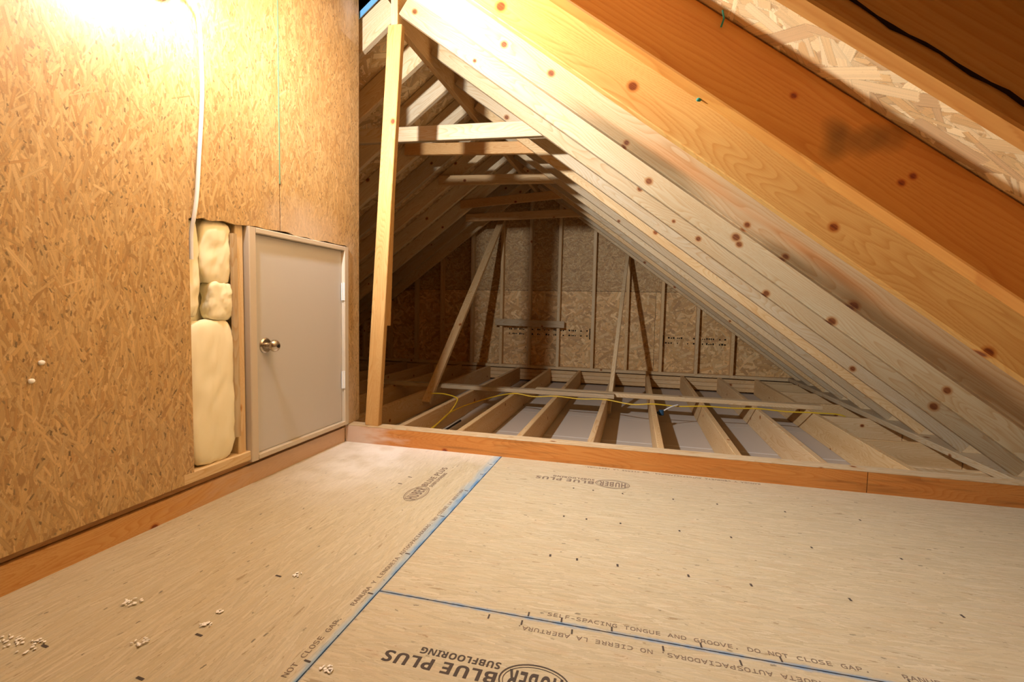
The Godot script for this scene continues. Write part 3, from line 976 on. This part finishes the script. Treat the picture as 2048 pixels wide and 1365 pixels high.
# ------------------------------------------------------------------ rafters
func build_rafters() -> void:
	var c := 1.0 / sqrt(1.0 + SLOPE * SLOPE)
	var s := SLOPE * c
	var dir := Vector3(c, -s, 0)
	var up := Vector3(s, c, 0)
	var o := Vector3(RIDGE_X, right_y(RIDGE_X), 0)
	var D := 0.140
	var L := 4.0
	# far lower edges as measured; the front six are long enough to run back to the left wall
	var far := [-0.785, -1.207, -1.568, -1.965, -2.398, -2.795, -3.195, -3.60, -4.00, -4.405, -4.82, -5.22, -5.625, -6.01]
	var names := [
		"rafter nearest the viewer, with a dark jagged strip of bark along its lower edge",
		"second rafter from the viewer, deep amber with a grey smudge across it",
		"third rafter from the viewer, golden face with two round red knots",
		"fourth rafter from the viewer, pinkish with a grey stained lower half",
		"fifth rafter from the viewer, cream with large knots, first to meet the ridge board",
		"sixth rafter from the viewer on the right slope, just behind the cream knotty one",
		"seventh rafter from the viewer on the right slope",
		"eighth rafter from the viewer on the right slope",
		"ninth rafter from the viewer on the right slope",
		"tenth rafter from the viewer on the right slope",
		"eleventh rafter from the viewer on the right slope",
		"third right-slope rafter counted forward from the gable wall",
		"second right-slope rafter counted forward from the gable wall",
		"right-slope rafter tight against the gable wall"]
	# own faces for the near ones: knots as measured along the slope from the ridge and down from the top edge
	var own := {
		0: timber(wood(1536, 96, L, D, 101, [[2.3, 0.05, 0.012], [1.6, 0.09, 0.010]], [], 0.4), rgb(220, 162, 88), 1, 1),
		1: timber(wood(1536, 96, L, D, 102, [[2.155, 0.061, 0.006], [2.147, 0.082, 0.006], [1.872, 0.055, 0.006], [2.9, 0.05, 0.009]], [[2.075, 0.015, 0.022, 0.034, Color(0.60, 0.62, 0.60), 0.4], [2.045, 0.05, 0.022, 0.034, Color(0.58, 0.60, 0.58), 0.5], [2.005, 0.092, 0.026, 0.030, Color(0.50, 0.53, 0.52), 0.5], [1.98, 0.07, 0.02, 0.02, Color(0.62, 0.64, 0.62), 0.4]], 0.5), rgb(224, 162, 82), 1, 1, 0.5),
		2: timber(wood(1536, 96, L, D, 103, [[1.477, 0.084, 0.013], [2.175, 0.094, 0.011], [2.675, 0.134, 0.013], [0.979, 0.107, 0.014], [3.3, 0.08, 0.012]], [], 1.2), rgb(214, 174, 106), 1, 1, 0.5),
		3: timber(wood(1536, 96, L, D, 104, [[0.841, 0.088, 0.012], [1.072, 0.076, 0.012], [2.19, 0.132, 0.010], [2.471, 0.136, 0.016], [2.016, 0.118, 0.009], [1.478, 0.125, 0.009]], [[1.8, 0.142, 0.75, 0.034, Color(0.76, 0.77, 0.74), 0.85], [2.7, 0.12, 0.6, 0.05, Color(0.72, 0.68, 0.62), 0.8], [2.2, 0.078, 0.6, 0.02, Color(1.0, 0.82, 0.66), 0.7]], 0.7), rgb(184, 161, 128), 1, 1),
		4: timber(wood(1536, 96, L, D, 105, [[1.576, 0.099, 0.014], [2.04, 0.079, 0.016], [2.07, 0.095, 0.012], [2.577, 0.132, 0.016], [0.097, 0.087, 0.012], [0.52, 0.112, 0.008], [3.09, 0.09, 0.014]], [], 1.3), rgb(184, 169, 140), 1, 1),
		5: timber(wood(1536, 96, L, D, 106, [[1.509, 0.074, 0.012], [1.919, 0.106, 0.012], [1.76, 0.107, 0.008], [2.363, 0.128, 0.014], [3.3, 0.1, 0.018]], [], 1.0), rgb(190, 172, 140), 1, 1)}
	for k in far.size():
		var th := 0.058 if k == 1 else 0.038
		var z: float = far[k] + th / 2.0
		var head := (-0.20 if k < 3 else -0.02) if z > CORNER_Z + 0.1 else 0.026
		var foot := 3.70 if k < 3 else 3.768
		var a := o + up * D / 2.0 + Vector3(0, 0, z)
		var m: Material = own[k] if own.has(k) else [M.pale, M.pale_b, M.pale, M.warm][k % 4]
		var mesh: ArrayMesh
		if own.has(k):
			# fit maps 0..1 over the board: the board spans head..foot, the face was drawn for 0..L
			var mm: StandardMaterial3D = m
			mm.uv1_scale = Vector3((foot - head) / L, 1, 1)
			mm.uv1_offset = Vector3(head / L, 0, 0)
			mesh = board(a + dir * head, a + dir * foot, th, D, up, true)
		else:
			mesh = board(a + dir * head, a + dir * foot, th, D, up)
		var r := thing("rafter", names[k], "rafter", "right-slope rafters")
		put(r, "timber", mesh, m)
		if k >= 3:
			# the tail past the notch, sitting on the eave plate
			var pt: Vector3 = o + dir * foot
			var tail := PackedVector2Array([Vector2(pt.x + 0.0005, JOIST_TOP + 0.0378), Vector2(1.94, JOIST_TOP + 0.0378), Vector2(1.94, right_y(1.94) + D / c - 0.001), Vector2(pt.x, pt.y) + Vector2(up.x, up.y) * (D - 0.001) + Vector2(0.0005, 0)])
			put(r, "tail", sheet(tail, func(p: Vector2) -> Vector3: return Vector3(p.x, p.y, z + th / 2.0), Vector3.BACK, th, false, Rect2(0, 0, 1, 1)), M.pale_b)
		if k == 0:
			var nz := cloudy(8)
			var st := start()
			var n := 150
			for i in n:
				var e := []
				for q in 2:
					var u := lerpf(0.2, 3.6, (i + q) / float(n))
					var mid := 0.029 + 0.006 * sin(u * 2.3) + nz.get_noise_2d(u * 9.0, 1.0) * 0.006
					var half := 0.0007 + absf(nz.get_noise_2d(u * 14.0, 5.0)) * 0.0035
					var p := a + dir * u - up * D / 2.0 + Vector3(0, 0, th / 2.0)
					e.append([p + up * (mid - half), p + up * (mid + half), Vector3(0, 0, 0.003)])
				quad(st, [e[0][0] + e[0][2], e[1][0] + e[1][2], e[1][1] + e[1][2], e[0][1] + e[0][2]], [Vector2.ZERO, Vector2.ZERO, Vector2.ZERO, Vector2.ZERO], Vector3.BACK)
				quad(st, [e[0][0], e[1][0], e[1][0] + e[1][2], e[0][0] + e[0][2]], [Vector2.ZERO, Vector2.ZERO, Vector2.ZERO, Vector2.ZERO], -up)
				quad(st, [e[0][1], e[1][1], e[1][1] + e[1][2], e[0][1] + e[0][2]], [Vector2.ZERO, Vector2.ZERO, Vector2.ZERO, Vector2.ZERO], up)
			put(r, "bark_strip", st.commit(), M.bark)
	# left slope
	var ldir := Vector3(-c, -s, 0)
	var lup := Vector3(-s, c, 0)
	var lo := Vector3(RIDGE_X, LEFT_Y, 0)
	var order := ["nearest", "second", "third", "fourth", "fifth", "sixth", "seventh", "eighth", "ninth", "last"]
	for k in 10:
		var z: float = far[k + 4] - 0.060
		if k == 9:
			z = far[13] - 0.03
		var a := lo + lup * D / 2.0 + Vector3(0, 0, z)
		var m: Material = [M.pale, M.light_b, M.light, M.light][k % 4]
		var lb := "%s left-slope rafter counting back from the wall corner" % order[k]
		if k == 0:
			lb = "pale left-slope rafter beside the wall corner, meeting the ridge above the post"
		elif k == 9:
			lb = "left-slope rafter tight against the gable wall"
		var r := thing("rafter", lb, "rafter", "left-slope rafters")
		put(r, "timber", board(a + ldir * 0.026, a + ldir * 4.1, 0.038, D, lup), m)
	# ridge
	var rb := put(self, "ridge_board", board(Vector3(RIDGE_X, 2.282, -2.352), Vector3(RIDGE_X, 2.282, GABLE_Z), 0.037, 0.222, Vector3.UP), M.warm_b)
	tag(rb, "ridge board running back along the peak, its sawn end above the post", "beam")
	var lg := put(self, "ledger_board", board(Vector3(WALL_X + 0.02, 2.30, -1.62), Vector3(WALL_X + 0.02, 2.30, 1.6), 0.037, 0.18, Vector3.UP), M.warm)
	tag(lg, "ledger on the left wall that carries the heads of the near rafters", "beam")


func build_ties() -> void:
	# [z, left x, left y, right x, right y, label]
	var rows := [
		[-2.8155, -1.98, 1.800, -0.50, 1.766, "nearest collar tie, brightly lit with the post's shadow across it", 0],
		[-3.6205, -1.82, 1.972, -0.68, 1.924, "second collar tie, amber, just under the brightly lit one", 1],
		[-4.4255, -1.87, 1.936, -0.66, 1.910, "middle collar tie of the five", 2],
		[-5.2405, -1.95, 1.880, -0.72, 1.962, "fourth collar tie, sloping up to the right", 1],
		[-5.6455, -2.03, 1.806, -0.56, 1.836, "collar tie nearest the gable wall", 2]]
	for r in rows:
		var o := put(self, "collar_tie", board(Vector3(r[1], r[2], r[0]), Vector3(r[3], r[4], r[0]), 0.038, 0.089, Vector3.UP), [M.pale, M.amber, M.warm_b][r[6]])
		tag(o, r[5], "collar tie", "collar ties across the rafters")


func build_braces() -> void:
	var p := thing("post", "leaning two-by-four post standing on the curb under the ridge end", "post")
	put(p, "stud", board(Vector3(-1.341, 0.0935, -2.306), Vector3(-1.246, 2.168, -2.368), 0.038, 0.078, Vector3.RIGHT), M.post)
	put(p, "scab_board", board(Vector3(-1.309, 0.627, -2.362), Vector3(-1.283, 2.15, -2.408), 0.038, 0.06, Vector3.RIGHT), M.post)
	var b1 := put(self, "brace", board(Vector3(-1.806, -0.142, -4.02), Vector3(-1.690, 1.85, -6.05), 0.038, 0.08, Vector3.RIGHT), M.warm)
	tag(b1, "long brace leaning from the left joists up to the gable", "brace", "slanting braces in the open bay")
	var b2 := put(self, "brace", board(Vector3(-0.200, -0.18, -4.36), Vector3(-0.112, 1.40, -6.08), 0.05, 0.038, Vector3.RIGHT), M.pale_b)
	tag(b2, "brace rising behind the flat plank's joint to the right roof slope", "brace", "slanting braces in the open bay")
	var k1 := put(self, "plank", board(Vector3(-2.55, JOIST_TOP + 0.019, -4.31), Vector3(-0.152, JOIST_TOP + 0.019, -4.325), 0.036, 0.085, Vector3.BACK), M.pale)
	tag(k1, "flat plank lying across the joists on the left, passing behind the long brace", "plank", "flat planks across the joists")
	var k2 := put(self, "plank", board(Vector3(-0.87, JOIST_TOP + 0.0195, -4.415), Vector3(1.50, JOIST_TOP + 0.0195, -4.425), 0.037, 0.085, Vector3.BACK), M.pale_b)
	tag(k2, "flat plank lying across the joists on the right, ending near the eave", "plank", "flat planks across the joists")


# ------------------------------------------------------------------ lamp and wires
func build_lamp() -> void:
	var l := thing("wall_lamp", "bare bulb in a porcelain holder on the left wall", "lamp", "", Vector3(WALL_X, LAMP.y, LAMP.z))
	put(l, "lamp_box", lathe(PackedVector2Array([Vector2(0.0, 0.0), Vector2(0.0, 0.052), Vector2(0.036, 0.052), Vector2(0.038, 0.048), Vector2(0.038, 0.0)]), Vector3.ZERO, Vector3.RIGHT, 8), M.porcelain)
	put(l, "lamp_holder", lathe(PackedVector2Array([Vector2(0.038, 0.056), Vector2(0.046, 0.056), Vector2(0.058, 0.034), Vector2(0.09, 0.024), Vector2(0.105, 0.022), Vector2(0.105, 0.0)]), Vector3.ZERO, Vector3.RIGHT, 32), M.porcelain)
	var prof := PackedVector2Array([Vector2(0.105, 0.013), Vector2(0.125, 0.015)])
	for i in 13:
		var a := lerpf(-0.95, PI / 2, i / 12.0)
		prof.append(Vector2(0.1775 + sin(a) * 0.030, cos(a) * 0.030 if i < 12 else 0.0))
	put(l, "bulb", lathe(prof, Vector3.ZERO, Vector3.RIGHT, 24), M.bulb)


func build_cables() -> void:
	var x := WALL_X + 0.009
	var w := put(self, "white_cable", tube(PackedVector3Array([Vector3(x + 0.015, 1.735, -1.287), Vector3(x + 0.035, 1.728, -1.315), Vector3(x + 0.03, 1.708, -1.352), Vector3(x + 0.012, 1.668, -1.382), Vector3(x, 1.561, -1.400), Vector3(x, 1.428, -1.399), Vector3(x, 1.221, -1.381), Vector3(x + 0.004, 1.10, -1.366), Vector3(x + 0.002, 1.03, -1.356), Vector3(x - 0.008, 0.97, -1.352), Vector3(x - 0.010, 0.88, -1.351)]), 0.0075, 10, 0.7), M.white_cable)
	tag(w, "white electric cable drooping down the left wall into the insulation", "cable")
	var j := JOIST_TOP + 0.006
	var y := put(self, "yellow_cable", tube(PackedVector3Array([Vector3(-1.75, j - 0.01, -4.0), Vector3(-1.60, j + 0.01, -3.92), Vector3(-1.456, j + 0.004, -3.84), Vector3(-1.425, -0.06, -3.80), Vector3(-1.43, -0.13, -3.62), Vector3(-1.435, -0.17, -3.30), Vector3(-1.43, -0.19, -2.75), Vector3(-1.40, -0.20, -2.45)]), 0.0055, 8, 0.7), M.yellow)
	tag(y, "yellow cable looping over the joist by the long brace's foot and down beside it", "cable", "yellow cables in the joist bay")
	var y2 := put(self, "yellow_cable", tube(PackedVector3Array([Vector3(-1.38, -0.20, -2.5), Vector3(-1.40, -0.16, -3.2), Vector3(-1.385, -0.10, -3.58), Vector3(-1.25, -0.065, -3.95), Vector3(-1.049, j, -4.20), Vector3(-0.85, -0.055, -4.21), Vector3(-0.659, j, -4.21), Vector3(-0.44, -0.05, -4.22), Vector3(-0.228, j, -4.21), Vector3(0.0, -0.056, -4.16), Vector3(0.172, j, -4.15), Vector3(0.38, -0.05, -4.18), Vector3(0.58, j, -4.20), Vector3(0.80, -0.045, -4.23), Vector3(0.997, j, -4.25), Vector3(1.2, -0.046, -4.24), Vector3(1.404, j, -4.23), Vector3(1.6, -0.05, -4.23), Vector3(1.70, -0.16, -4.24)]), 0.0055, 8, 0.7), M.yellow)
	tag(y2, "yellow cable strung across the joist tops in front of the flat planks", "cable", "yellow cables in the joist bay")
	var bk := put(self, "black_wire", tube(PackedVector3Array([Vector3(-1.36, -0.21, -2.45), Vector3(-1.365, -0.205, -2.9), Vector3(-1.33, -0.18, -3.35), Vector3(-1.30, -0.16, -3.55)]), 0.008, 8), M.black)
	tag(bk, "short black wire lying in the bay behind the post", "wire")
	var bx := thing("junction_box", "small dark blue round plastic box beside a joist near the yellow cable", "box", "", Vector3(0.237, -0.095, -4.10))
	put(bx, "shell", lathe(PackedVector2Array([Vector2(0, 0.0), Vector2(0, 0.020), Vector2(0.004, 0.023), Vector2(0.040, 0.021), Vector2(0.044, 0.016), Vector2(0.044, 0.0)]), Vector3(0, -0.022, 0), Vector3.UP, 20), M.box_blue)
	put(bx, "bracket", slab(Vector3(-0.047, -0.012, -0.006), Vector3(-0.018, 0.006, 0.006), 0, 0.001), M.box_blue)
	put(bx, "wire_tail", tube(PackedVector3Array([Vector3(0.012, 0.012, 0), Vector3(0.04, 0.028, -0.01), Vector3(0.085, 0.05, -0.03), Vector3(0.13, 0.06, -0.06)]), 0.005, 8), M.white_cable)


func build_insulation() -> void:
	# [centre z, centre y, width z, height y, depth, proud x, seed, label]
	var x := BASE_X - 0.020
	var rows := [
		[-1.446, 0.405, 0.200, 0.53, 0.07, 0.004, 4, "tall lowest wad of yellow insulation filling the stud bay beside the door"],
		[-1.472, 0.920, 0.130, 0.235, 0.06, -0.002, 9, "upper wad of yellow insulation at the top of the stud bay, next to the lath"],
		[-1.487, 0.738, 0.104, 0.142, 0.065, 0.001, 13, "middle wad of yellow insulation pressed between the upper wad and the lowest"],
		[-1.369, 0.850, 0.060, 0.34, 0.06, -0.008, 21, "narrow wad of yellow insulation behind the white cable's end"]]
	for r in rows:
		var o := put(self, "insulation_batt", puff(Vector3(r[4], r[3], r[2]), r[6], 0.008, 5.0, 34), M.wool)
		o.position = Vector3(x - r[4] / 2.0 + 0.024 + r[5], r[1], r[0])
		tag(o, r[7], "insulation", "insulation wads in the stud bay")
	var back := put(self, "insulation_batt", slab(Vector3(x - 0.068, 0.145, -1.552), Vector3(x - 0.048, 1.06, -1.34), 1, 0.01), M.wool)
	tag(back, "flat yellow insulation layer deep in the stud bay behind the wads", "insulation")


func build_scraps() -> void:
	var spots := [
		[Vector3(-1.244, 0.002, -0.701), Vector3(0.13, 0.006, 0.05), "wide thin patch of grey-white fluff lowest on the left of the subfloor"],
		[Vector3(-1.160, 0.003, -0.875), Vector3(0.05, 0.008, 0.03), "brownish-white fluff tuft on the subfloor nearest the base plate"],
		[Vector3(-1.007, 0.003, -0.771), Vector3(0.035, 0.008, 0.03), "white fluff tuft on the subfloor just above a short ink bar at the picture's foot"],
		[Vector3(-0.926, 0.002, -0.856), Vector3(0.034, 0.006, 0.018), "small white fluff tuft beside an ink bar, in the middle of the left panel"],
		[Vector3(-0.931, 0.002, -0.905), Vector3(0.016, 0.005, 0.012), "tiny white fluff crumb just behind the small tuft by the ink bar"],
		[Vector3(-0.862, 0.002, -1.090), Vector3(0.022, 0.004, 0.022), "faint white fluff crumb between an ink bar and the blue seam"],
		[Vector3(-0.575, 0.002, -0.815), Vector3(0.035, 0.005, 0.018), "tan wood-chip fluff right of the blue seam at the picture's foot"]]
	var k := 0
	for s in spots:
		var o := put(self, "fluff_tuft", tuft(s[1], 60 + k), M.fluff)
		o.position = s[0]
		tag(o, s[2], "fluff", "insulation crumbs on the floor")
		k += 1
	for w in [[Vector3(WALL_X + 0.002, 0.573, -0.905), "larger white foam crumb stuck low on the left wall"], [Vector3(WALL_X + 0.002, 0.528, -0.882), "smaller white foam crumb stuck on the left wall below the larger one"]]:
		var o := put(self, "foam_crumb", puff(Vector3(0.006, 0.012, 0.016), 90 + k, 0.003, 2.2, 10), M.fluff)
		o.position = w[0]
		tag(o, w[1], "crumb", "foam crumbs on the left wall")
		k += 1
	var t := put(self, "teal_shred", tube(PackedVector3Array([Vector3(0.156, 1.374, -1.148), Vector3(0.153, 1.366, -1.128), Vector3(0.157, 1.352, -1.132), Vector3(0.154, 1.343, -1.146)]), 0.002, 6), M.teal)
	tag(t, "teal plastic shred hanging on the deep amber rafter at the roof deck", "scrap", "teal shreds")
	var t2 := put(self, "teal_shred", puff(Vector3(0.012, 0.008, 0.008), 99, 0.002, 2.2, 8), M.teal)
	t2.position = Vector3(0.121, right_y(0.121) - 0.003, -1.196)
	tag(t2, "tiny teal shred under the lower edge of the deep amber rafter", "scrap", "teal shreds")
